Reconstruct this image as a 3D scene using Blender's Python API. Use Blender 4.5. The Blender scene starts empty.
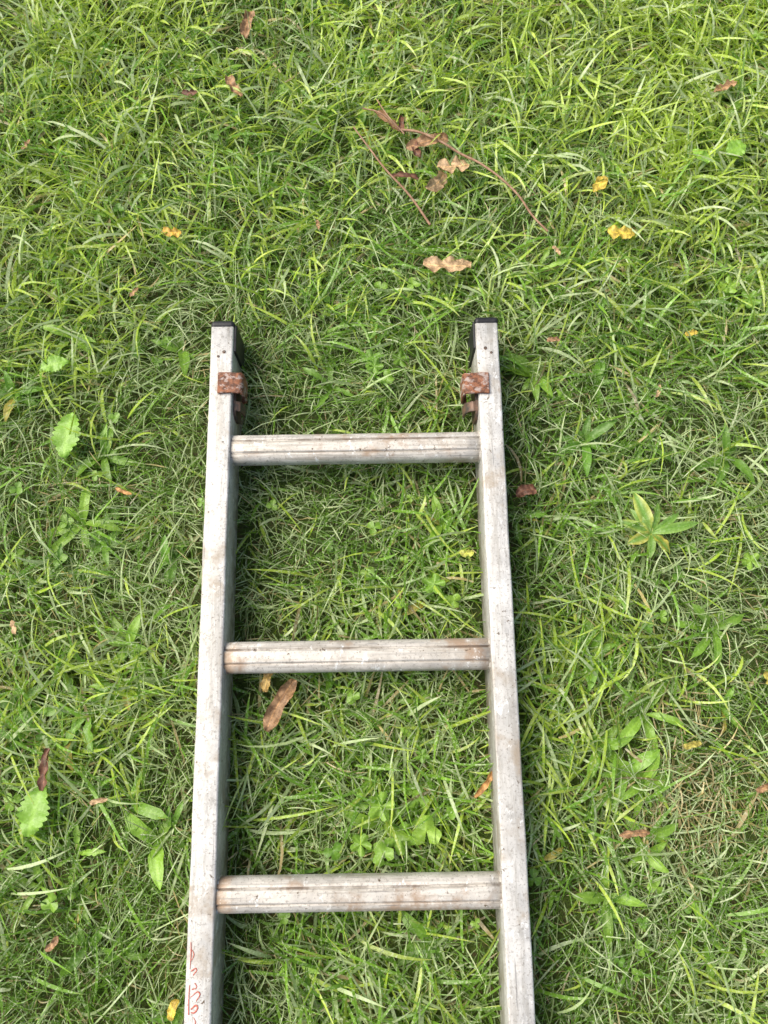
import bpy, bmesh, math
import numpy as np
from mathutils import Vector, Matrix
rng = np.random.default_rng(7)
scene = bpy.context.scene
scene.view_settings.view_transform = 'Standard'
scene.view_settings.look = 'None'
scene.view_settings.exposure = 0
R = math.radians

# ------------------------------------------------------------ helpers
def link(o):
    scene.collection.objects.link(o); return o
def empty(name, loc=(0,0,0), rot=(0,0,0)):
    e = bpy.data.objects.new(name, None); e.location = loc; e.rotation_euler = rot
    e.empty_display_size = 0.05
    return link(e)
def new_mat(name):
    m = bpy.data.materials.new(name); m.use_nodes = True
    nt = m.node_tree
    for n in list(nt.nodes): nt.nodes.remove(n)
    return m, nt
def N(nt, t, **kw):
    n = nt.nodes.new(t)
    for k, v in kw.items():
        setattr(n, k, v)
    return n
def mixc(nt, fac, a, b, blend='MIX'):
    n = nt.nodes.new('ShaderNodeMix'); n.data_type = 'RGBA'; n.blend_type = blend
    for inp, v in ((n.inputs[0], fac), (n.inputs[6], a), (n.inputs[7], b)):
        if hasattr(v, 'is_linked'): nt.links.new(v, inp)
        else:
            inp.default_value = v if not isinstance(v, tuple) or len(v) == 4 else (*v, 1)
    return n.outputs[2]
def mul(nt, a, b):
    n = nt.nodes.new('ShaderNodeMath'); n.operation = 'MULTIPLY'
    for i, v in enumerate((a, b)):
        if hasattr(v, 'is_linked'): nt.links.new(v, n.inputs[i])
        else: n.inputs[i].default_value = v
    return n.outputs[0]
def ramp(nt, src, p0, p1):
    n = nt.nodes.new('ShaderNodeMapRange'); n.interpolation_type = 'SMOOTHSTEP'
    n.inputs['From Min'].default_value = p0; n.inputs['From Max'].default_value = p1
    nt.links.new(src, n.inputs['Value']); return n.outputs['Result']
def noise(nt, coord, scale, detail=4, rough=.55, stretch=None):
    if stretch:
        mp = nt.nodes.new('ShaderNodeMapping'); mp.inputs['Scale'].default_value = stretch
        nt.links.new(coord, mp.inputs['Vector']); coord = mp.outputs['Vector']
    n = nt.nodes.new('ShaderNodeTexNoise'); n.inputs['Scale'].default_value = scale
    n.inputs['Detail'].default_value = detail; n.inputs['Roughness'].default_value = rough
    nt.links.new(coord, n.inputs['Vector']); return n.outputs['Fac']

def vnoise(x, y, scale, seed):
    g = np.random.default_rng(seed).random((256, 256))
    fx = x / scale + 100; fy = y / scale + 100
    ix = np.floor(fx).astype(int); iy = np.floor(fy).astype(int)
    tx = fx - ix; ty = fy - iy
    tx = tx*tx*(3-2*tx); ty = ty*ty*(3-2*ty)
    a = g[ix % 256, iy % 256]; b = g[(ix+1) % 256, iy % 256]
    c = g[ix % 256, (iy+1) % 256]; d = g[(ix+1) % 256, (iy+1) % 256]
    return (a*(1-tx)+b*tx)*(1-ty)+(c*(1-tx)+d*tx)*ty

def make_mesh(name, co, faces, col=None, t=None, s=None, mat=None, smooth=True):
    me = bpy.data.meshes.new(name)
    co = np.asarray(co, dtype=np.float32); faces = np.asarray(faces, dtype=np.int32)
    k = faces.shape[1]
    me.vertices.add(len(co)); me.vertices.foreach_set('co', co.ravel())
    me.loops.add(faces.size); me.loops.foreach_set('vertex_index', faces.ravel())
    me.polygons.add(len(faces))
    me.polygons.foreach_set('loop_start', np.arange(0, faces.size, k, dtype=np.int32))
    me.update(calc_edges=True)
    if smooth: me.polygons.foreach_set('use_smooth', np.ones(len(faces), dtype=bool))
    if col is not None:
        a = me.attributes.new('Col', 'FLOAT_COLOR', 'POINT')
        c4 = np.ones((len(co), 4), dtype=np.float32); c4[:, :3] = col
        a.data.foreach_set('color', c4.ravel())
    for nm, v in (('t', t), ('s', s)):
        if v is not None:
            a = me.attributes.new(nm, 'FLOAT', 'POINT'); a.data.foreach_set('value', np.asarray(v, dtype=np.float32).ravel())
    if mat: me.materials.append(mat)
    me.validate()
    return me

# ------------------------------------------------------------ materials
def plant_material(name, rough, transl, dew_glint, veins=False):
    m, nt = new_mat(name); L = nt.links
    out = N(nt, 'ShaderNodeOutputMaterial')
    col = N(nt, 'ShaderNodeAttribute', attribute_name='Col').outputs['Color']
    s = N(nt, 'ShaderNodeAttribute', attribute_name='s').outputs['Fac']
    t = N(nt, 'ShaderNodeAttribute', attribute_name='t').outputs['Fac']
    tc = N(nt, 'ShaderNodeTexCoord').outputs['Object']
    ab = N(nt, 'ShaderNodeMath', operation='ABSOLUTE'); L.new(s, ab.inputs[0])
    rib = ramp(nt, ab.outputs[0], .30, .02)
    nz = noise(nt, tc, 330, 1 if not veins else 3)
    c = mixc(nt, ramp(nt, nz, .2, .6), mixc(nt, 1., col, (.8, .8, .7, 1), 'MULTIPLY'), col)
    c = mixc(nt, mul(nt, rib, .5 if veins else .25), c, mixc(nt, 1., c, (1.5, 1.4, 1.5), 'MULTIPLY'))
    c = mixc(nt, mul(nt, ramp(nt, t, .80, 1.02), .55), c, (.48, .41, .18))
    c = mixc(nt, mul(nt, ramp(nt, nz, .53, .68), dew_glint), c, (.76, .80, .60))  # dew highlights painted into the colour as pale specks
    b = N(nt, 'ShaderNodeBsdfPrincipled'); L.new(c, b.inputs['Base Color'])
    b.inputs['Roughness'].default_value = rough
    b.inputs['Specular IOR Level'].default_value = .6
    if veins:
        bp = N(nt, 'ShaderNodeBump'); bp.inputs['Strength'].default_value = .5; bp.inputs['Distance'].default_value = .0012
        L.new(nz, bp.inputs['Height']); L.new(bp.outputs[0], b.inputs['Normal'])
    tr = N(nt, 'ShaderNodeBsdfTranslucent'); L.new(mixc(nt, 1., c, (1.2, 1.2, .4), 'MULTIPLY'), tr.inputs['Color'])
    mx = N(nt, 'ShaderNodeMixShader'); mx.inputs[0].default_value = transl
    L.new(b.outputs[0], mx.inputs[1]); L.new(tr.outputs[0], mx.inputs[2]); L.new(mx.outputs[0], out.inputs[0])
    return m
mat_grass = plant_material('grass_blade', .36, .38, .50)
mat_weed = plant_material('weed_leaf', .40, .28, .15, True)

def leaf_litter_material():
    m, nt = new_mat('dry_leaf'); L = nt.links
    out = N(nt, 'ShaderNodeOutputMaterial')
    col = N(nt, 'ShaderNodeAttribute', attribute_name='Col').outputs['Color']
    s = N(nt, 'ShaderNodeAttribute', attribute_name='s').outputs['Fac']
    tc = N(nt, 'ShaderNodeTexCoord').outputs['Object']
    ab = N(nt, 'ShaderNodeMath', operation='ABSOLUTE'); L.new(s, ab.inputs[0])
    rib = ramp(nt, ab.outputs[0], .12, .02)
    c = mixc(nt, ramp(nt, noise(nt, tc, 140, 6, .7), .35, .65), mixc(nt, 1., col, (.50, .44, .38), 'MULTIPLY'), mixc(nt, 1., col, (1.3, 1.25, 1.2), 'MULTIPLY'))
    c = mixc(nt, rib, c, mixc(nt, 1., c, (1.5, 1.4, 1.2), 'MULTIPLY'))
    b = N(nt, 'ShaderNodeBsdfPrincipled'); L.new(c, b.inputs['Base Color']); b.inputs['Roughness'].default_value = .5
    bp = N(nt, 'ShaderNodeBump'); bp.inputs['Strength'].default_value = .8; bp.inputs['Distance'].default_value = .001
    L.new(noise(nt, tc, 260, 5, .7), bp.inputs['Height']); L.new(bp.outputs[0], b.inputs['Normal'])
    tr = N(nt, 'ShaderNodeBsdfTranslucent'); L.new(c, tr.inputs['Color'])
    mx = N(nt, 'ShaderNodeMixShader'); mx.inputs[0].default_value = .15
    L.new(b.outputs[0], mx.inputs[1]); L.new(tr.outputs[0], mx.inputs[2]); L.new(mx.outputs[0], out.inputs[0])
    return m
mat_dry = leaf_litter_material()

def metal_material(name, base, dirtcol, d0, d1, stretch, scratch, metallic, streak, side_dirt, side_amt, grooves=(), film=.5):
    m, nt = new_mat(name); L = nt.links
    out = N(nt, 'ShaderNodeOutputMaterial'); tc = N(nt, 'ShaderNodeTexCoord').outputs['Object']
    oi = N(nt, 'ShaderNodeObjectInfo').outputs['Random']
    vm = N(nt, 'ShaderNodeVectorMath', operation='ADD'); L.new(tc, vm.inputs[0])
    sc = mul(nt, oi, 9.); cx = N(nt, 'ShaderNodeCombineXYZ'); L.new(sc, cx.inputs[0]); L.new(sc, cx.inputs[2]); L.new(cx.outputs[0], vm.inputs[1])
    P = vm.outputs[0]
    n1 = noise(nt, P, 38, 6, .65)
    n2 = noise(nt, P, 14, 6, .65)
    n3 = noise(nt, P, 30, 8, .75, stretch)
    n4 = noise(nt, P, 330, 3, .7)
    n5 = noise(nt, P, 22, 7, .75, (stretch[0]*.5, stretch[1]*2, stretch[2]*.5))
    c = mixc(nt, ramp(nt, n1, .3, .7), tuple(v*.82 for v in base), tuple(min(1, v*1.12) for v in base))
    # dull oxide film in large uneven patches
    c = mixc(nt, mul(nt, ramp(nt, noise(nt, P, 7, 5, .7), .46, .62), film), c, tuple(v*q for v, q in zip(base, (.60, .585, .56))))
    c = mixc(nt, mul(nt, ramp(nt, n3, .50, .60), streak), c, tuple(v*q for v, q in zip(base, (.50, .47, .42))))
    c = mixc(nt, mul(nt, ramp(nt, n5, .54, .66), .6), c, (.30, .28, .25))
    c = mixc(nt, mul(nt, ramp(nt, n4, .54, .66), .6), c, (.24, .21, .175))
    c = mixc(nt, mul(nt, mul(nt, ramp(nt, n2, d0, d1), ramp(nt, n1, .35, .58)), .85), c, dirtcol)
    c = mixc(nt, ramp(nt, noise(nt, P, 95, 4, .7), .645, .69), c, (.13, .095, .06))
    c = mixc(nt, mul(nt, ramp(nt, noise(nt, P, 55, 7, .75, (1.3, .8, 1)), .57, .65), .85), c, (.84, .84, .81))
    c = mixc(nt, mul(nt, ramp(nt, noise(nt, P, 160, 3, .6, scratch), .65, .69), .6), c, (.22, .21, .20))
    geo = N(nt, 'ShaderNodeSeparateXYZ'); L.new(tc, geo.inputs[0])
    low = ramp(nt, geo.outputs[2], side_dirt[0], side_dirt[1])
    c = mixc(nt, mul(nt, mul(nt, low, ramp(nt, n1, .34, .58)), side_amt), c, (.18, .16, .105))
    for gy, gw, ga in grooves:
        d = N(nt, 'ShaderNodeMath', operation='SUBTRACT'); L.new(geo.outputs[1], d.inputs[0]); d.inputs[1].default_value = gy
        a = N(nt, 'ShaderNodeMath', operation='ABSOLUTE'); L.new(d.outputs[0], a.inputs[0])
        c = mixc(nt, mul(nt, mul(nt, ramp(nt, a.outputs[0], gw, gw*.3), ramp(nt, n2, .40, .58)), ga), c, (.17, .12, .085))
    b = N(nt, 'ShaderNodeBsdfPrincipled'); L.new(c, b.inputs['Base Color'])
    b.inputs['Metallic'].default_value = metallic
    mr = ramp(nt, n1, -.5, 1.3); L.new(mr, b.inputs['Roughness'])
    bp = N(nt, 'ShaderNodeBump'); bp.inputs['Strength'].default_value = .5; bp.inputs['Distance'].default_value = .0006
    h = N(nt, 'ShaderNodeMath', operation='ADD'); L.new(n4, h.inputs[0]); L.new(n3, h.inputs[1])
    L.new(h.outputs[0], bp.inputs['Height']); L.new(bp.outputs[0], b.inputs['Normal'])
    L.new(b.outputs[0], out.inputs[0]); return m
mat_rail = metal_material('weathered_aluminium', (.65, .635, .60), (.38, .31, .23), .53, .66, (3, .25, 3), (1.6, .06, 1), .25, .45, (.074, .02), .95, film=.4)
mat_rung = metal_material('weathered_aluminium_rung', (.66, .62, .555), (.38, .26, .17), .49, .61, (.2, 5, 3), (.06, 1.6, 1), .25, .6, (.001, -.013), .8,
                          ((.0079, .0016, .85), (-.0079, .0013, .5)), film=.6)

def simple_mat(name, ca, cb, scale, rough, metallic=0, bump=.5, cc=None):
    m, nt = new_mat(name); L = nt.links
    out = N(nt, 'ShaderNodeOutputMaterial'); tc = N(nt, 'ShaderNodeTexCoord').outputs['Object']
    n1 = noise(nt, tc, scale, 6, .7)
    b = N(nt, 'ShaderNodeBsdfPrincipled'); c = mixc(nt, ramp(nt, n1, .38, .62), ca, cb)
    if cc: c = mixc(nt, ramp(nt, noise(nt, tc, scale*.8, 5, .75, (1, 1.3, .7)), .50, .60), c, cc)
    L.new(c, b.inputs['Base Color'])
    b.inputs['Roughness'].default_value = rough; b.inputs['Metallic'].default_value = metallic
    bp = N(nt, 'ShaderNodeBump'); bp.inputs['Strength'].default_value = bump; bp.inputs['Distance'].default_value = .001
    L.new(n1, bp.inputs['Height']); L.new(bp.outputs[0], b.inputs['Normal'])
    L.new(b.outputs[0], out.inputs[0]); return m
mat_rust = simple_mat('rusty_steel', (.10, .04, .022), (.33, .13, .06), 130, .65, .1, 1., (.42, .33, .29))
mat_steel = simple_mat('dull_steel', (.08, .07, .06), (.20, .12, .08), 120, .5, .3)
mat_black = simple_mat('black_plastic', (.008, .008, .010), (.018, .018, .02), 60, .5)
mat_red = simple_mat('red_paint', (.50, .07, .04), (.60, .22, .16), 500, .6)
mat_twig = simple_mat('twig_bark', (.26, .14, .08), (.44, .27, .17), 90, .7)

def ground_material():
    m, nt = new_mat('lawn_soil_and_moss'); L = nt.links
    out = N(nt, 'ShaderNodeOutputMaterial'); tc = N(nt, 'ShaderNodeTexCoord').outputs['Object']
    c = mixc(nt, ramp(nt, noise(nt, tc, 12, 6, .7), .4, .6), (.075, .13, .018), (.11, .175, .028))
    c = mixc(nt, ramp(nt, noise(nt, tc, 90, 5, .7), .50, .62), c, (.11, .085, .04))
    c = mixc(nt, ramp(nt, noise(nt, tc, 350, 4, .7), .50, .65), c, (.04, .06, .012))
    c = mixc(nt, ramp(nt, noise(nt, tc, .6, 4), .35, .7), c, mixc(nt, 1., c, (1.3, 1.2, .9), 'MULTIPLY'))
    b = N(nt, 'ShaderNodeBsdfPrincipled'); L.new(c, b.inputs['Base Color']); b.inputs['Roughness'].default_value = .9
    bp = N(nt, 'ShaderNodeBump'); bp.inputs['Distance'].default_value = .02; bp.inputs['Strength'].default_value = .9
    L.new(noise(nt, tc, 110, 6, .75), bp.inputs['Height']); L.new(bp.outputs[0], b.inputs['Normal'])
    L.new(b.outputs[0], out.inputs[0]); return m
S = 150.
gm = make_mesh('ground', [(-S,-S,0),(S,-S,0),(S,S,0),(-S,S,0)], [(0,1,2,3)], mat=ground_material(), smooth=False)
link(bpy.data.objects.new('ground', gm))

# ------------------------------------------------------------ ladder frame
LX, LROT = -.0296, R(.9)
def to_ladder(x, y):
    c, s_ = math.cos(-LROT), math.sin(-LROT)
    dx = x - LX
    return dx*c - y*s_, dx*s_ + y*c
RAIL_C, RAIL_W, RAIL_H, RAIL_TOP = .165, .028, .065, .080
Y_END, Y_START = .452, -2.35
RUNGS = [.2956 - .25*i for i in range(0, 11)]

# ------------------------------------------------------------ grass blades
ROWS = 6
def blades(x, y, az, Ln, W, phi0, kap, bend, tw, col, z0=0.):
    n = len(x)
    t = np.linspace(0, 1, ROWS)
    phi = phi0[:, None] - kap[:, None]*t**1.2
    a = az[:, None] + bend[:, None]*t
    ds = (Ln/(ROWS-1))[:, None]
    d = np.stack([np.cos(phi)*np.cos(a), np.cos(phi)*np.sin(a), np.sin(phi)], -1)*ds[..., None]
    p = np.zeros((n, ROWS, 3)); p[:, 1:] = np.cumsum(d[:, :-1], 1)
    p[..., 0] += x[:, None]; p[..., 1] += y[:, None]; p[..., 2] += z0 if np.isscalar(z0) else z0[:, None]
    zl = .004 + .016*np.random.default_rng(3).random(n)
    p[..., 2] = np.where((p[..., 2] < zl[:, None]) & (t > .3), zl[:, None], p[..., 2])
    wp = np.array([.55, .9, 1., .88, .6, .04])
    tww = tw[:, None] + .5*t*np.sign(tw)[:, None]
    side = np.stack([-np.sin(a)*np.cos(tww), np.cos(a)*np.cos(tww), np.sin(tww)*np.cos(phi)], -1)
    off = side*(W[:, None]*.5*wp)[..., None]
    co = np.stack([p-off, p+off], 2)
    idx = np.arange(n*ROWS*2).reshape(n, ROWS, 2)
    f = np.stack([idx[:, :-1, 0], idx[:, :-1, 1], idx[:, 1:, 1], idx[:, 1:, 0]], -1).reshape(-1, 4)
    C = np.broadcast_to(col[:, None, None, :], (n, ROWS, 2, 3))
    T = np.broadcast_to(t[None, :, None], (n, ROWS, 2)); Sx = np.broadcast_to(np.array([-1., 1.])[None, None], (n, ROWS, 2))
    return co.reshape(-1, 3), f, C.reshape(-1, 3), T.reshape(-1), Sx.reshape(-1)

def grass_patch(name, x0, x1, y0, y1, dens, seed, core):
    g = np.random.default_rng(seed)
    area = (x1-x0)*(y1-y0); n = int(area*dens)
    x = g.uniform(x0, x1, n); y = g.uniform(y0, y1, n)
    q = vnoise(x, y, .022, seed+1); q2 = vnoise(x, y, .05, seed+2); keep = g.random(n) < (.30+.7*q+.35*q2)
    x = x[keep]; y = y[keep]
    if core:
        lx, ly = to_ladder(x, y)
        under = (np.abs(np.abs(lx)-RAIL_C) < RAIL_W/2+.002) & (ly < Y_END+.005)
        x = x[~under]; y = y[~under]; lx = lx[~under]; ly = ly[~under]
    n = len(x)
    big = vnoise(x, y, .22, 11); med = vnoise(x, y, .07, 12)
    far = np.clip((y-.25)/.5, 0, 1) if core else np.full(n, .45)  # more broad bright blades up the lawn; brighter light there put into colour
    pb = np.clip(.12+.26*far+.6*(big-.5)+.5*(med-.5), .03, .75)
    u = g.random(n)
    broad = u < pb
    straw = g.random(n) < .06
    if core:
        dpatch = np.exp(-((x-.36)**2+(y+.11)**2)/.06**2)
        straw |= g.random(n) < .6*dpatch
        broad &= ~(g.random(n) < .8*dpatch)
    az = g.uniform(0, 2*np.pi, n)*.85 + (vnoise(x, y, .13, 13)*4*np.pi)*.5
    L = np.where(broad, g.uniform(.034, .092, n), g.uniform(.016, .056, n))
    longb = g.random(n) < .026; L = np.where(longb, g.uniform(.08, .14, n), L)
    W = np.where(broad, g.uniform(.0024, .0046, n), g.uniform(.0009, .0021, n))
    phi0 = np.where(broad, g.uniform(.3, 1.1, n), g.uniform(.1, 1.1, n))
    z0 = np.where(g.random(n) < .5, 0, g.uniform(.004, .022, n))
    kap = g.uniform(.3, 1.8, n)
    hmax = .044
    if core:
        inl = (np.abs(lx) < RAIL_C) & (ly < Y_END)
        dr = np.min(np.abs(ly[:, None]-np.array(RUNGS)[None]), 1)
        nearr = inl & (dr < .055)
        phi0 = np.where(nearr, phi0*.55, phi0); L = np.where(nearr, L*.7, L)
        z0 = np.where(nearr, z0*.5, z0)
        nr = (np.abs(np.abs(lx)-RAIL_C) < .045) & (ly < Y_END+.02)
        phi0 = np.where(nr, phi0*.8, phi0)
    over = L*np.sin(phi0)*.7 > hmax
    phi0 = np.where(over, np.arcsin(np.clip(hmax/(.7*L), 0, 1)), phi0)
    bend = g.normal(0, .5, n); tw = g.normal(0, .5, n)
    k1 = g.random(n)[:, None]
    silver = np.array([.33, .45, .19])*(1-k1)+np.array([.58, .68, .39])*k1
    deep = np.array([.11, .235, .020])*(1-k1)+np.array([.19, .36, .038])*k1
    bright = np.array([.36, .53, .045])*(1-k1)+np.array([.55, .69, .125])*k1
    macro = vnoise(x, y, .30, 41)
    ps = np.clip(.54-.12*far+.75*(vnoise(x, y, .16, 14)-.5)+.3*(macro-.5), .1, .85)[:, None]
    v = g.random(n)[:, None]
    fine = np.where(v < ps, silver, deep)
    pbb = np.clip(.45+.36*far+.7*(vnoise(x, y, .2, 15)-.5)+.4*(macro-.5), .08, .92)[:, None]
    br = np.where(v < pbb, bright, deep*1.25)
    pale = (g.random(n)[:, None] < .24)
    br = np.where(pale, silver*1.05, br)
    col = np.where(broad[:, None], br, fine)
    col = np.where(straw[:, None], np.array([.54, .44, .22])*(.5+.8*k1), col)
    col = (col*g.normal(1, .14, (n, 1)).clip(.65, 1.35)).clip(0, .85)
    phi0 = np.where(straw, phi0*.3, phi0)
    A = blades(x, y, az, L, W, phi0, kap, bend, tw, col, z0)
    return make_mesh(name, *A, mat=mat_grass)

lawn = empty('lawn_grass')
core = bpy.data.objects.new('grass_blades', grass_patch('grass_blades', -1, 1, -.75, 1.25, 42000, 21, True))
link(core); core.parent = lawn
tile = grass_patch('grass_tile', -.5, .5, -.5, .5, 26000, 33, False)
k = 0
for i in range(-4, 4):
    for j in range(-4, 4):
        cx, cy = i+.5, j+.5+.25
        if abs(cx) < 1 and abs(cy-.25) < 1: continue
        o = bpy.data.objects.new('grass_tile_%02d' % k, tile); k += 1
        o.location = (cx, cy, 0); o.rotation_euler = (0, 0, (k*7 % 4)*math.pi/2)
        link(o); o.parent = lawn

# ------------------------------------------------------------ broad leaves
class Buf:
    def __init__(s): s.co=[]; s.f=[]; s.c=[]; s.t=[]; s.s=[]; s.n=0
    def add(s, co, f, c, t, ss):
        s.co.append(co); s.f.append(f+s.n); s.c.append(c); s.t.append(t); s.s.append(ss); s.n += len(co)
    def mesh(s, name, mat):
        return make_mesh(name, np.concatenate(s.co), np.concatenate(s.f), np.concatenate(s.c), np.concatenate(s.t), np.concatenate(s.s), mat)
def frame_rot(co, az, elev, roll=0.):
    c, s_ = math.cos(roll), math.sin(roll)
    y = co[:, 1]*c - co[:, 2]*s_; z = co[:, 1]*s_+co[:, 2]*c; co = np.stack([co[:, 0], y, z], 1)
    c, s_ = math.cos(elev), math.sin(elev)
    x = co[:, 0]*c-co[:, 2]*s_; z = co[:, 0]*s_+co[:, 2]*c; co = np.stack([x, co[:, 1], z], 1)
    c, s_ = math.cos(az), math.sin(az)
    return np.stack([co[:, 0]*c-co[:, 1]*s_, co[:, 0]*s_+co[:, 1]*c, co[:, 2]], 1)
def strip_leaf(buf, org, az, elev, L, W, prof, droop=.6, fold=.25, curl=0., wav=.0, col=(.1,.2,.03), g=rng, rows=12, cols=5, roll=0., col2=None, ragged=0.):
    t = np.linspace(0, 1, rows); s = np.linspace(-1, 1, cols)
    T, Sg = np.meshgrid(t, s, indexing='ij')
    w = prof(t)*W*.5
    phi = -droop*t; dl = L/(rows-1)
    cx = np.concatenate([[0], np.cumsum(np.cos(phi[:-1])*dl)]); cz = np.concatenate([[0], np.cumsum(np.sin(phi[:-1])*dl)])
    if ragged:
        rl = 1-ragged*g.random(rows); rr_ = 1-ragged*g.random(rows)
        Sx = Sg*np.where(Sg < 0, rl[:, None], rr_[:, None])
    else: Sx = Sg
    if curl:
        ang = Sx*curl; yy = np.sin(ang)/curl*w[:, None]; zz = (1-np.cos(ang))/curl*w[:, None]
    else: yy = Sx*w[:, None]; zz = np.abs(Sx)*w[:, None]*fold
    ph = g.random()*6
    yy = yy + (W*.15*np.sin(t*3+ph))[:, None]*(1 if ragged else 0)
    zz = zz + wav*W*np.sin(T*14+ph+Sg*2.)*np.abs(Sg) + wav*.6*W*np.sin(T*23+ph*2)*Sg
    co = np.stack([np.repeat(cx[:, None], cols, 1), yy, cz[:, None]+zz], -1).reshape(-1, 3)
    co = frame_rot(co, az, elev, roll)+np.array(org)
    idx = np.arange(rows*cols).reshape(rows, cols)
    f = np.stack([idx[:-1, :-1], idx[:-1, 1:], idx[1:, 1:], idx[1:, :-1]], -1).reshape(-1, 4)
    c = np.tile(np.array(col), (rows*cols, 1))
    if col2 is not None:
        m = (np.clip(np.abs(Sg)*1.6-.3, 0, 1)).reshape(-1, 1); c = c*(1-m)+np.array(col2)*m
    buf.add(co, f, c, T.reshape(-1)*.8, Sg.reshape(-1))
def p_strap(t): return np.clip(.25+.95*np.sin(np.pi*np.clip(t, 0, 1)**1.3*.98), 0, 1)*np.clip((1-t)*6, 0.02, 1)
def p_ell(t): return np.sin(np.pi*(.03+.96*t))**.8
def p_obov(t): return np.sin(np.pi*(.02+.93*t**1.3))**.75
def p_serr(t): return p_ell(t)*(.80+.22*np.abs(np.sin(t*np.pi*9)))
def p_dand(t): return (.18+.82*t**.8)*np.clip((1-t)*3.5, .02, 1)*(.65+.4*np.abs(np.sin(t*np.pi*5)))
def p_dead(t): return np.sin(np.pi*(.04+.92*t))**.55*(.85+.15*np.sin(t*9))
def lobed(buf, org, az, elev, Rr, col, lobes=5, g=rng):
    na = 40; th = np.linspace(-math.pi*.93, math.pi*.93, na)
    r = Rr*(.50+.50*np.abs(np.cos(th*lobes/2*.98))**.7)*(.9+.12*np.abs(np.sin(th*lobes*1.5)))
    rr = [.03, .4, .75, 1.]
    co = []; tt = []; ss = []
    for q in rr:
        co.append(np.stack([r*q*np.cos(th), r*q*np.sin(th), .18*Rr*q*q*np.cos(th*lobes)+0*th], 1))
        tt.append(np.full(na, q*.7)); ss.append(np.sin(th*lobes/2)*q)
    co = frame_rot(np.concatenate(co), az, elev)+np.array(org)
    idx = np.arange(na*4).reshape(4, na)
    f = np.stack([idx[:-1, :-1], idx[1:, :-1], idx[1:, 1:], idx[:-1, 1:]], -1).reshape(-1, 4)
    buf.add(co, f, np.tile(np.array(col), (na*4, 1)), np.concatenate(tt), np.concatenate(ss))
def stalk(buf, a, b, w, col):
    a = np.array(a, float); b = np.array(b, float); mid = (a+b)/2+np.array([0, 0, .004])
    d = (b-a)[:2]; n_ = np.array([-d[1], d[0], 0]); n_ = n_/(np.linalg.norm(n_)+1e-9)*w/2
    co = np.array([a-n_, a+n_, mid-n_, mid+n_, b-n_, b+n_])
    buf.add(co, np.array([[0, 1, 3, 2], [2, 3, 5, 4]]), np.tile(np.array(col), (6, 1)), np.array([0, 0, .3, .3, .6, .6]), np.array([-1., 1, -1, 1, -1, 1]))
def blocked(x, y, pad=.012):
    lx, ly = to_ladder(x, y)
    if ly < Y_END+.01 and abs(abs(lx)-RAIL_C) < RAIL_W/2+pad: return True
    if ly < Y_END and abs(lx) < RAIL_C and min(abs(ly-r) for r in RUNGS) < .03: return True
    return False
def greens(g, bright=0.):
    k_ = g.random(); a = np.array([.12, .28, .025]); b = np.array([.32, .53, .06])
    k_ = min(1, k_*.8+bright); return (a*(1-k_)+b*k_)

g = np.random.default_rng(5)
buf = Buf()
centres = [(g.uniform(-.95, .95), g.uniform(-.7, 1.2), .5) for _ in range(26)] + [(-.33, .45, .7), (-.25, .75, .8), (.08, .02, .4), (-.02, .52, .7), (.3, .52, .5), (-.38, .62, .7), (-.3, .86, .7), (-.12, .9, .6), (.34, .12, .4), (-.4, .2, .5)]
for cx, cy, am in centres:
    for _ in range(int(g.integers(5, 20)*am)+1):
        x = cx+g.normal(0, .045); y = cy+g.normal(0, .045)
        if blocked(x, y): continue
        z = g.uniform(.012, .030); a0 = g.uniform(0, 6.28); r = g.uniform(.005, .010); c = greens(g)
        stalk(buf, (x+g.normal(0, .01), y+g.normal(0, .01), .001), (x, y, z), .0012, c*1.1)
        tilt = g.normal(0, .3)
        for kk in range(3):
            strip_leaf(buf, (x, y, z), a0+kk*2.09+g.normal(0, .2), g.uniform(-.1, .3)+tilt, r*1.15, r*1.1, p_obov, .5, .25, col=c, g=g, rows=7, cols=5)
link(bpy.data.objects.new('clover_patch', buf.mesh('clover_patch', mat_weed)))
buf = Buf()
ros = [(-.349, -.015, 1.2), (-.293, -.12, 1.2), (-.149, -.06, .9), (-.26, -.16, 1.0), (.02, .095, .8), (.31, -.02, 1.1), (.36, -.26, 1.1), (-.39, -.21, 1.0), (-.22, -.03, .9), (.48, .79, 1.2), (-.24, .88, 1.1), (.26, .32, 1.),
       (.25, .05, 1.), (.40, .08, 1.), (.30, -.10, .9), (.25, -.22, 1.), (-.33, -.27, 1.0), (-.42, -.05, 1.), (-.31, .06, 1.), (.44, .30, 1.), (.28, .40, .9), (-.36, .30, .9), (-.27, .16, .8), (.05, -.26, .9), (-.1, -.28, .9)]
ros += [(g.uniform(-.95, .95), g.uniform(-.7, 1.2), g.uniform(.5, 1.05)) for _ in range(160)]
for cx, cy, sc in ros:
    if blocked(cx, cy, .02): continue
    prof = [p_strap, p_ell, p_dand][g.integers(0, 3)]
    c = greens(g, .05); a0 = g.uniform(0, 6.28); n = g.integers(4, 10)
    for kk in range(n):
        L_ = sc*g.uniform(.024, .060); el = g.uniform(.3, 1.0)
        a_ = a0+kk*6.28/n+g.normal(0, .35)
        if blocked(cx+math.cos(a_)*L_, cy+math.sin(a_)*L_): L_ *= .5
        cc_ = c*g.uniform(.75, 1.25)
        if g.random() < .03: cc_ = np.array([.50, .42, .08])*g.uniform(.7, 1.1)
        strip_leaf(buf, (cx, cy, .004+g.uniform(0, .010)), a_, el, L_, L_*(.20 if prof is p_strap else .28)*g.uniform(.7, 1.2), prof, g.uniform(.8, 1.5), .3, wav=.06, col=cc_, g=g, rows=16, roll=g.normal(0, .25))
link(bpy.data.objects.new('broadleaf_weeds', buf.mesh('broadleaf_weeds', mat_weed)))
buf = Buf()
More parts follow.
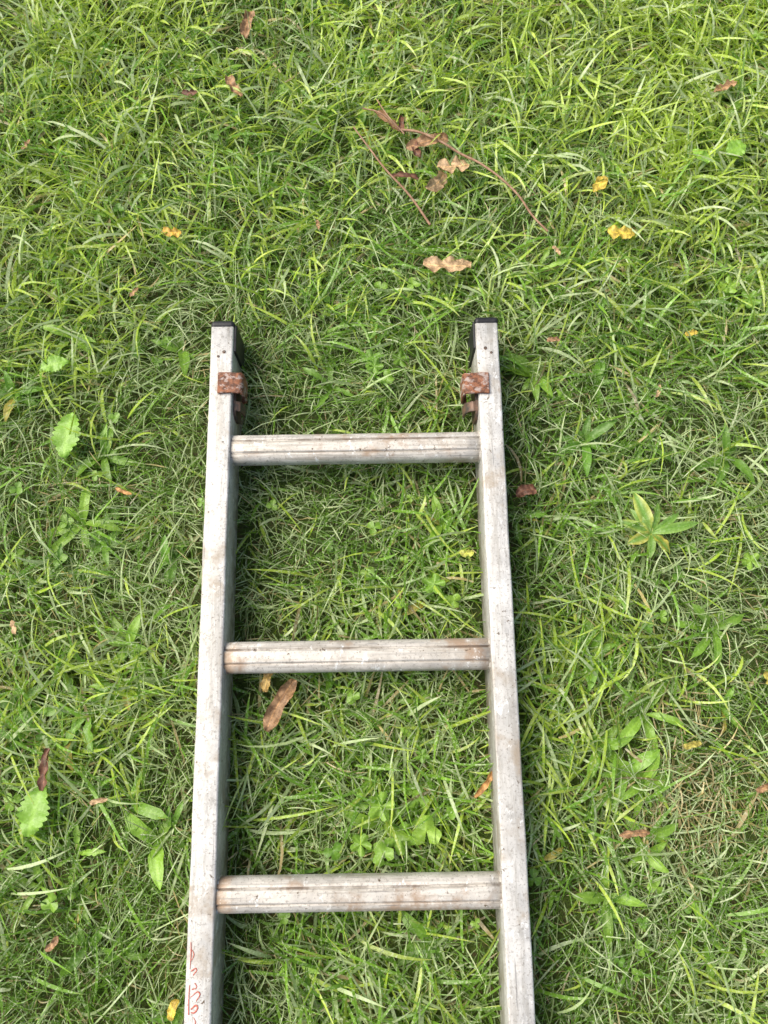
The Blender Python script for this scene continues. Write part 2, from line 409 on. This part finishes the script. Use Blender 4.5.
pts = [(.018+dx, -.156+dy, r, .4) for dx, dy, r in ((-.022, .035, .017), (.0, .0, .019), (.03, .008, .018), (-.02, -.015, .014), (.022, .04, .014), (.045, -.02, .013))]
for _ in range(45):
    cx, cy = g.uniform(-.95, .95), g.uniform(-.7, 1.2)
    for _ in range(g.integers(1, 6)):
        pts.append((cx+g.normal(0, .03), cy+g.normal(0, .03), g.uniform(.008, .015), .1))
for x, y, r, br in pts:
    if blocked(x, y, .015): continue
    z = g.uniform(.022, .036); c = greens(g, br)
    stalk(buf, (x+g.normal(0, .015), y+g.normal(0, .015), .001), (x, y, z), .0014, c)
    lobed(buf, (x, y, z), g.uniform(0, 6.28), g.normal(0, .2), r, c, int(g.choice([3, 5, 5])), g)
link(bpy.data.objects.new('creeping_buttercup', buf.mesh('creeping_buttercup', mat_weed)))
def single_leaf_obj(name, x, y, z, az, elev, L, W, prof, mat, **kw):
    b = Buf(); strip_leaf(b, (-L*.5*math.cos(az), -L*.5*math.sin(az), 0), az, elev, L, W, prof, **kw)
    o = bpy.data.objects.new(name, b.mesh(name, mat)); o.location = (x, y, z); return link(o)
for x, y, az, L, W in ((-.400, .3225, 1.5, .062, .036), (-.394, -.125, 1.4, .056, .036), (-.426, .418, .3, .036, .024), (.490, .741, .5, .034, .028), (.44, .73, 2.3, .03, .018)):
    single_leaf_obj('serrated_leaf', x, y, .038, az, .15, L, W, p_serr, mat_weed, droop=.4, fold=.12, wav=.05, col=(.30, .55, .07), rows=46, cols=7, g=g)
b = Buf()
for az, L, W, cc, c2 in ((1.95, .056, .018, (.16, .34, .05), (.54, .60, .12)), (2.75, .044, .013, (.16, .32, .05), (.40, .52, .1)), (-2.7, .034, .014, (.16, .32, .05), (.54, .52, .1)), (-.75, .034, .017, (.18, .34, .05), (.62, .54, .1)), (.18, .062, .012, (.18, .36, .05), (.30, .5, .1)), (.55, .045, .010, (.18, .36, .05), (.26, .46, .09)), (1.2, .04, .010, (.16, .32, .05), (.26, .42, .08)), (2.3, .04, .010, (.16, .32, .05), (.26, .42, .08)), (-1.7, .032, .010, (.16, .32, .05), (.26, .42, .08))):
    strip_leaf(b, (0, 0, 0), az, .35, L, W, p_ell, .7, .2, wav=.06, col=cc, col2=c2, rows=14, cols=9, g=g, roll=g.normal(0, .25))
o = link(bpy.data.objects.new('variegated_plant', b.mesh('variegated_plant', mat_weed))); o.location = (.328, .195, .036)

TAN = (.60, .43, .25); BRN = (.42, .26, .14); DRK = (.19, .09, .055); YEL = (.68, .54, .09); ORG = (.50, .28, .10)
FL = [(-.195, .944, 1.5, .052, .020, 1.8, BRN), (-.211, .837, -.9, .040, .018, 1.6, BRN), (-.275, .83, .2, .022, .010, 1.2, DRK),
 (.005, .782, -.5, .044, .014, 2.0, BRN), (.025, .775, 1.4, .030, .011, 2.0, DRK), (.060, .743, .15, .060, .020, 1.4, BRN), (.0956, .712, .3, .046, .030, .8, TAN), (.072, .6855, .9, .040, .022, .9, TAN),
 (.029, .690, 0., .038, .011, 1.8, DRK), (.084, .558, -.1, .064, .028, .9, TAN), (.045, .735, 1.9, .03, .012, 1.4, DRK), (-.119, -.0095, 1.15, .066, .022, 1.3, BRN), (-.135, .018, 1.5, .026, .013, .8, (.50, .36, .12)),
 (.113, -.0957, .9, .036, .009, 1.6, ORG), (.279, -.149, 0., .036, .010, 1.7, BRN), (-.385, -.08, 1.5, .046, .016, 2., DRK), (.175, .244, .2, .026, .017, 1.3, DRK),
 (.319, .606, -.2, .038, .022, .5, YEL), (.293, .681, 1.4, .028, .020, .5, YEL), (-.285, .605, .2, .026, .015, .5, (.64, .42, .07)), (-.497, .745, 1.2, .022, .010, 1.2, BRN), (.481, .837, .7, .036, .016, 1.5, BRN),
 (-.322, -.115, .3, .020, .007, 1.2, TAN), (-.224, -.324, 1.2, .020, .011, .6, YEL), (.353, -.054, .4, .022, .009, .7, (.50, .46, .10)), (-.322, .247, -.4, .022, .006, 1., ORG),
 (.43, -.10, .6, .02, .009, 1., BRN), (-.44, .08, 2.2, .018, .008, 1.2, TAN), (-.09, .62, 2., .016, .007, 1.2, BRN), (.22, .45, .3, .018, .008, 1.2, BRN), (-.2, .14, .3, .018, .007, 1.2, BRN), (.35, .38, 1.2, .020, .006, 1.2, TAN), (-.36, -.26, .8, .018, .009, 1.2, BRN),
 (.40, .46, .6, .018, .009, .6, YEL), (.45, .02, 1.6, .020, .010, .6, (.50, .46, .10)), (.23, .58, 2.2, .016, .007, 1.2, TAN), (-.33, .52, 1., .018, .008, 1.2, BRN), (.10, .17, .2, .018, .011, .5, (.45, .50, .10)),
 (-.55, .2, .4, .05, .02, 1.4, BRN), (.62, .35, 1.9, .045, .02, 1.2, TAN), (.10, 1.12, .5, .05, .02, 1.3, BRN), (-.7, .9, 2.5, .05, .02, 1.5, DRK)]
for x, y, az, L, W, cu, c in FL:
    single_leaf_obj('fallen_leaf', x, y, .046 if L > .025 else .042, az, g.uniform(-.05, .10), L, W*1.2, p_dead, mat_dry, droop=g.uniform(.1, .4), curl=cu*.6, wav=.10, col=c, rows=34, cols=11, g=g, roll=g.normal(0, .18), ragged=.14)

def twig(pts, r0, r1):
    cu = bpy.data.curves.new('twig', 'CURVE'); cu.dimensions = '3D'; cu.bevel_depth = 1.; cu.bevel_resolution = 3; cu.resolution_u = 10
    sp = cu.splines.new('BEZIER'); sp.bezier_points.add(len(pts)-1)
    for i, (p, q) in enumerate(zip(sp.bezier_points, pts)):
        p.co = (q[0], q[1], q[2]+.006); p.handle_left_type = p.handle_right_type = 'AUTO'; p.radius = r0+(r1-r0)*i/(len(pts)-1)
    cu.materials.append(mat_twig)
    return link(bpy.data.objects.new('twig', cu))
twig([(-.042, .766, .044), (-.02, .735, .040), (.001, .701, .043), (.034, .662, .040), (.0625, .620, .034)], .0010, .0017)
twig([(.020, .765, .040), (.045, .758, .045), (.078, .741, .046), (.105, .726, .041), (.133, .706, .045), (.1795, .662, .043), (.20, .63, .040), (.219, .6046, .042)], .0019, .0013)
twig([(-.03, .80, .04), (-.005, .788, .045), (.02, .765, .042)], .0011, .0009)
twig([(-.01, .81, .045), (.006, .78, .048), (.028, .757, .042)], .0008, .0010)

# ------------------------------------------------------------ ladder
ladder = empty('aluminium_ladder', (LX, 0, 0), (0, 0, LROT))
def part(name, me, mat, loc=(0,0,0), bevel=None, seg=3):
    o = bpy.data.objects.new(name, me); o.data.materials.append(mat); o.location = loc
    link(o); o.parent = ladder
    if bevel:
        md = o.modifiers.new('b', 'BEVEL'); md.width = bevel; md.segments = seg; md.limit_method = 'ANGLE'; md.angle_limit = R(40)
        for p in me.polygons: p.use_smooth = True
        wn = o.modifiers.new('w', 'WEIGHTED_NORMAL'); wn.keep_sharp = False
    return o
def box_mesh(name, x0, x1, y0, y1, z0, z1):
    bm = bmesh.new(); bmesh.ops.create_cube(bm, size=1)
    for v in bm.verts:
        v.co = ((x0+x1)/2+v.co.x*(x1-x0), (y0+y1)/2+v.co.y*(y1-y0), (z0+z1)/2+v.co.z*(z1-z0))
    me = bpy.data.meshes.new(name); bm.to_mesh(me); bm.free(); return me
def extrude_profile(name, prof, axis, a, b, cap=True, nseg=1, jitter=0):
    bm = bmesh.new(); rings = []
    for i in range(nseg+1):
        q = a+(b-a)*i/nseg; dz = jitter*math.sin(i*2.3)+jitter*.6*math.sin(i*5.1)
        rings.append([bm.verts.new((q, u, v+dz) if axis == 'x' else (u+dz, q, v)) for u, v in prof])
    n = len(prof)
    for r0, r1 in zip(rings, rings[1:]):
        for i in range(n):
            bm.faces.new((r0[i], r0[(i+1) % n], r1[(i+1) % n], r1[i]))
    if cap: bm.faces.new(rings[0]); bm.faces.new(rings[-1])
    bmesh.ops.recalc_face_normals(bm, faces=bm.faces)
    me = bpy.data.meshes.new(name); bm.to_mesh(me); bm.free(); return me
def rail_profile(cx):
    x0, x1, z0, z1 = cx-RAIL_W/2, cx+RAIL_W/2, RAIL_TOP-RAIL_H, RAIL_TOP
    r = .0026; pts = []
    for (px, pz, a0) in ((x1-r, z1-r, 0), (x0+r, z1-r, 90), (x0+r, z0+r, 180), (x1-r, z0+r, 270)):
        for k_ in range(5):
            a = R(a0+k_*22.5); pts.append((px+r*math.cos(a), pz+r*math.sin(a)))
    return pts
for sgn, nm in ((-1, 'left_rail'), (1, 'right_rail')):
    me = extrude_profile(nm, rail_profile(sgn*RAIL_C), 'y', Y_START, Y_END, nseg=60, jitter=.00025)
    for p in me.polygons: p.use_smooth = len(p.vertices) == 4
    part(nm, me, mat_rail)
    cx = sgn*RAIL_C
    part(nm+'_end_cap', box_mesh('cap', cx-.0150, cx+.0150, Y_END-.002, Y_END+.009, .0140, .0812), mat_black, bevel=.005, seg=4)
    inner = cx-sgn*RAIL_W/2
    part(nm+'_cap_skirt', box_mesh('cap', min(inner-sgn*.003, inner+sgn*.001), max(inner-sgn*.003, inner+sgn*.001), Y_END-.032, Y_END+.004, .018, .076), mat_black, bevel=.0012)
    part(nm+'_foot_cap', box_mesh('cap', cx-.0146, cx+.0146, Y_START-.02, Y_START+.001, .0145, .0805), mat_black, bevel=.004)
    for dx, dy, r in ((-sgn*.003, Y_END-.034, .0024), (sgn*.004, Y_END-.040, .0018)):
        bm = bmesh.new(); bmesh.ops.create_cone(bm, cap_ends=True, segments=20, radius1=r, radius2=r*.7, depth=.0014)
        me = bpy.data.meshes.new('rivet'); bm.to_mesh(me); bm.free()
        part(nm+'_rivet', me, mat_steel, (cx+dx, dy, RAIL_TOP+.0005))
prof = []
for i in range(240):
    a = 2*math.pi*i/240; e = 2/2.9
    u = .018*math.copysign(abs(math.cos(a))**e, math.cos(a)); v = .0150*math.copysign(abs(math.sin(a))**e, math.sin(a))
    if v > .005:
        for gu, gd, gw in ((.0079, .0016, .0009), (-.0079, .0011, .0008)):
            v -= gd*math.exp(-((u-gu)/gw)**2)
        if abs(u) < .0062: v += .0006
    prof.append((u, v))
RZ = .0605
def rung_prof_s(s_): return [(u*s_, v*s_) for u, v in prof]
for i, y in enumerate(RUNGS):
    me = extrude_profile('rung', prof, 'x', -RAIL_C+RAIL_W/2-.002, RAIL_C-RAIL_W/2+.002, nseg=16, jitter=.00022)
    for p in me.polygons: p.use_smooth = len(p.vertices) == 4
    part('rung_%d' % (i+1), me, mat_rung, (0, y, RZ))
    for sgn in (-1, 1):
        xe = sgn*(RAIL_C-RAIL_W/2)
        me = extrude_profile('collar', rung_prof_s(1.05), 'x', min(xe+sgn*.001, xe-sgn*.0018), max(xe+sgn*.001, xe-sgn*.0018))
        part('rung_%d_collar' % (i+1), me, mat_rung, (0, y, RZ-.001))
def sweep_strip(nm, path, th, y0, y1, mat, bev, uneven=0):
    P = np.array(path); d = np.gradient(P, axis=0); d /= np.linalg.norm(d, axis=1)[:, None]; nn = np.stack([-d[:, 1], d[:, 0]], 1)*th/2
    bm = bmesh.new(); R0 = []
    for q, (p, n_) in enumerate(zip(P, nn)):
        a_ = y0+uneven*math.sin(q*1.7); b_ = y1+uneven*math.cos(q*1.3)
        R0.append([bm.verts.new((p[0]+n_[0], a_, p[1]+n_[1])), bm.verts.new((p[0]+n_[0], b_, p[1]+n_[1])), bm.verts.new((p[0]-n_[0], b_, p[1]-n_[1])), bm.verts.new((p[0]-n_[0], a_, p[1]-n_[1]))])
    for a_, b_ in zip(R0, R0[1:]):
        for q in range(4): bm.faces.new((a_[q], a_[(q+1) % 4], b_[(q+1) % 4], b_[q]))
    bm.faces.new(R0[0]); bm.faces.new(R0[-1]); bmesh.ops.recalc_face_normals(bm, faces=bm.faces)
    me = bpy.data.meshes.new(nm); bm.to_mesh(me); bm.free()
    return part(nm, me, mat, bevel=bev, seg=2)
for sgn, nm, y0, y1 in ((-1, 'left_bracket', .362, .389), (1, 'right_bracket', .357, .384)):
    inner = sgn*(RAIL_C-RAIL_W/2)
    path = []
    xa = inner+sgn*(.017 if sgn < 0 else .013); th = .0035; zt = RAIL_TOP+.0004
    ov = .0065 if sgn < 0 else .0115
    path += [(xa, zt+th/2), (inner+sgn*.002, zt+th/2+.0004), (inner-sgn*ov, zt+th/2)]
    cxb, czb, rb = inner-sgn*ov, zt+th/2-.006, .006
    for k_ in range(1, 7):
        a = R(90-15*k_); path.append((cxb-sgn*rb*math.cos(a), czb+rb*math.sin(a)))
    path.append((cxb-sgn*rb, .052))
    for k_ in range(1, 6):
        a = R(15*k_*1.2); path.append((cxb-sgn*rb*math.cos(a), .052-rb*math.sin(a)))
    sweep_strip(nm, path, th, y0, y1, mat_rust, .001, .0006)
    yy0, yy1 = y0-.026, y1+.004
    cyc = yy0+.010
    outline = [(yy1, .030), (yy1, .070), (cyc, .070)] + [(cyc-.010*math.sin(R(a)), .050+.020*math.cos(R(a))) for a in range(15, 166, 15)] + [(cyc, .030)]
    me = extrude_profile(nm+'_hook_plate', outline, 'x', min(inner, inner-sgn*.0035), max(inner, inner-sgn*.0035))
    part(nm+'_hook_plate', me, mat_steel, bevel=.0006, seg=2)
    tpath = [(inner-sgn*.001, .068), (inner-sgn*.006, .070), (inner-sgn*ov, .067), (inner-sgn*(ov+.004), .058), (inner-sgn*(ov+.0045), .046)]
    if sgn < 0: tpath = [(inner-sgn*.001, .066), (inner-sgn*.004, .069), (inner-sgn*.0075, .067), (inner-sgn*.010, .058), (inner-sgn*.0105, .046)]
    sweep_strip(nm+'_hook', tpath, .003, y0-.018, y0-.005, mat_steel, .0008)
def scribble(pts, w):
    cu = bpy.data.curves.new('paint_mark', 'CURVE'); cu.dimensions = '3D'; cu.bevel_depth = w; cu.bevel_resolution = 2
    sp = cu.splines.new('BEZIER'); sp.bezier_points.add(len(pts)-1)
    for p, q in zip(sp.bezier_points, pts):
        p.co = (q[0], q[1], 0); p.handle_left_type = p.handle_right_type = 'AUTO'; p.radius = float(g.uniform(.4, 1.2))
    cu.materials.append(mat_red)
    o = bpy.data.objects.new('paint_mark', cu); link(o); o.parent = ladder; o.location = (-RAIL_C, 0, RAIL_TOP+.0004); o.scale = (1, 1, .4)
scribble([(-.0095, -.245), (-.0090, -.256), (-.0095, -.270)], .0005)
scribble([(-.0092, -.285), (-.0095, -.300), (-.0090, -.312)], .0005)
scribble([(-.0085, -.252), (-.0060, -.256), (-.008, -.262)], .0005)
scribble([(-.008, -.272), (-.003, -.270), (-.006, -.276)], .0006)
scribble([(-.004, -.283), (-.002, -.287), (-.0065, -.289)], .0005)
scribble([(-.008, -.296), (.001, -.292), (-.002, -.300)], .0007)
scribble([(-.007, -.307), (-.001, -.304), (-.003, -.310), (-.007, -.310)], .0008)
scribble([(-.004, -.314), (-.002, -.320), (-.009, -.324)], .0006)

# ------------------------------------------------------------ light
w = bpy.data.worlds.new('World'); scene.world = w; w.use_nodes = True
nt = w.node_tree; bg = nt.nodes['Background']
sky = nt.nodes.new('ShaderNodeTexSky'); sky.sky_type = 'NISHITA'; sky.sun_disc = False
EL, AZ = R(54), R(-70)
sky.sun_elevation = EL; sky.sun_rotation = AZ; sky.air_density = 1.; sky.dust_density = 4.; sky.ozone_density = 1.
nt.links.new(sky.outputs[0], bg.inputs[0]); bg.inputs[1].default_value = .15
sl = bpy.data.lights.new('sun', 'SUN'); sl.energy = 3.8; sl.angle = R(50); sl.color = (1., .95, .84)
so = link(bpy.data.objects.new('sun', sl))
dv = Vector((math.sin(AZ)*math.cos(EL), math.cos(AZ)*math.cos(EL), math.sin(EL)))
so.rotation_euler = dv.to_track_quat('Z', 'Y').to_euler()

# ------------------------------------------------------------ camera
cam = bpy.data.cameras.new('camera'); co_ = link(bpy.data.objects.new('camera', cam))
co_.location = (0, 0, .96); co_.rotation_euler = (R(13.5), 0, 0)
cam.sensor_fit = 'VERTICAL'; cam.sensor_height = 24.; cam.lens = 24.*769/1024
cam.clip_start = .01; cam.clip_end = 500
scene.camera = co_
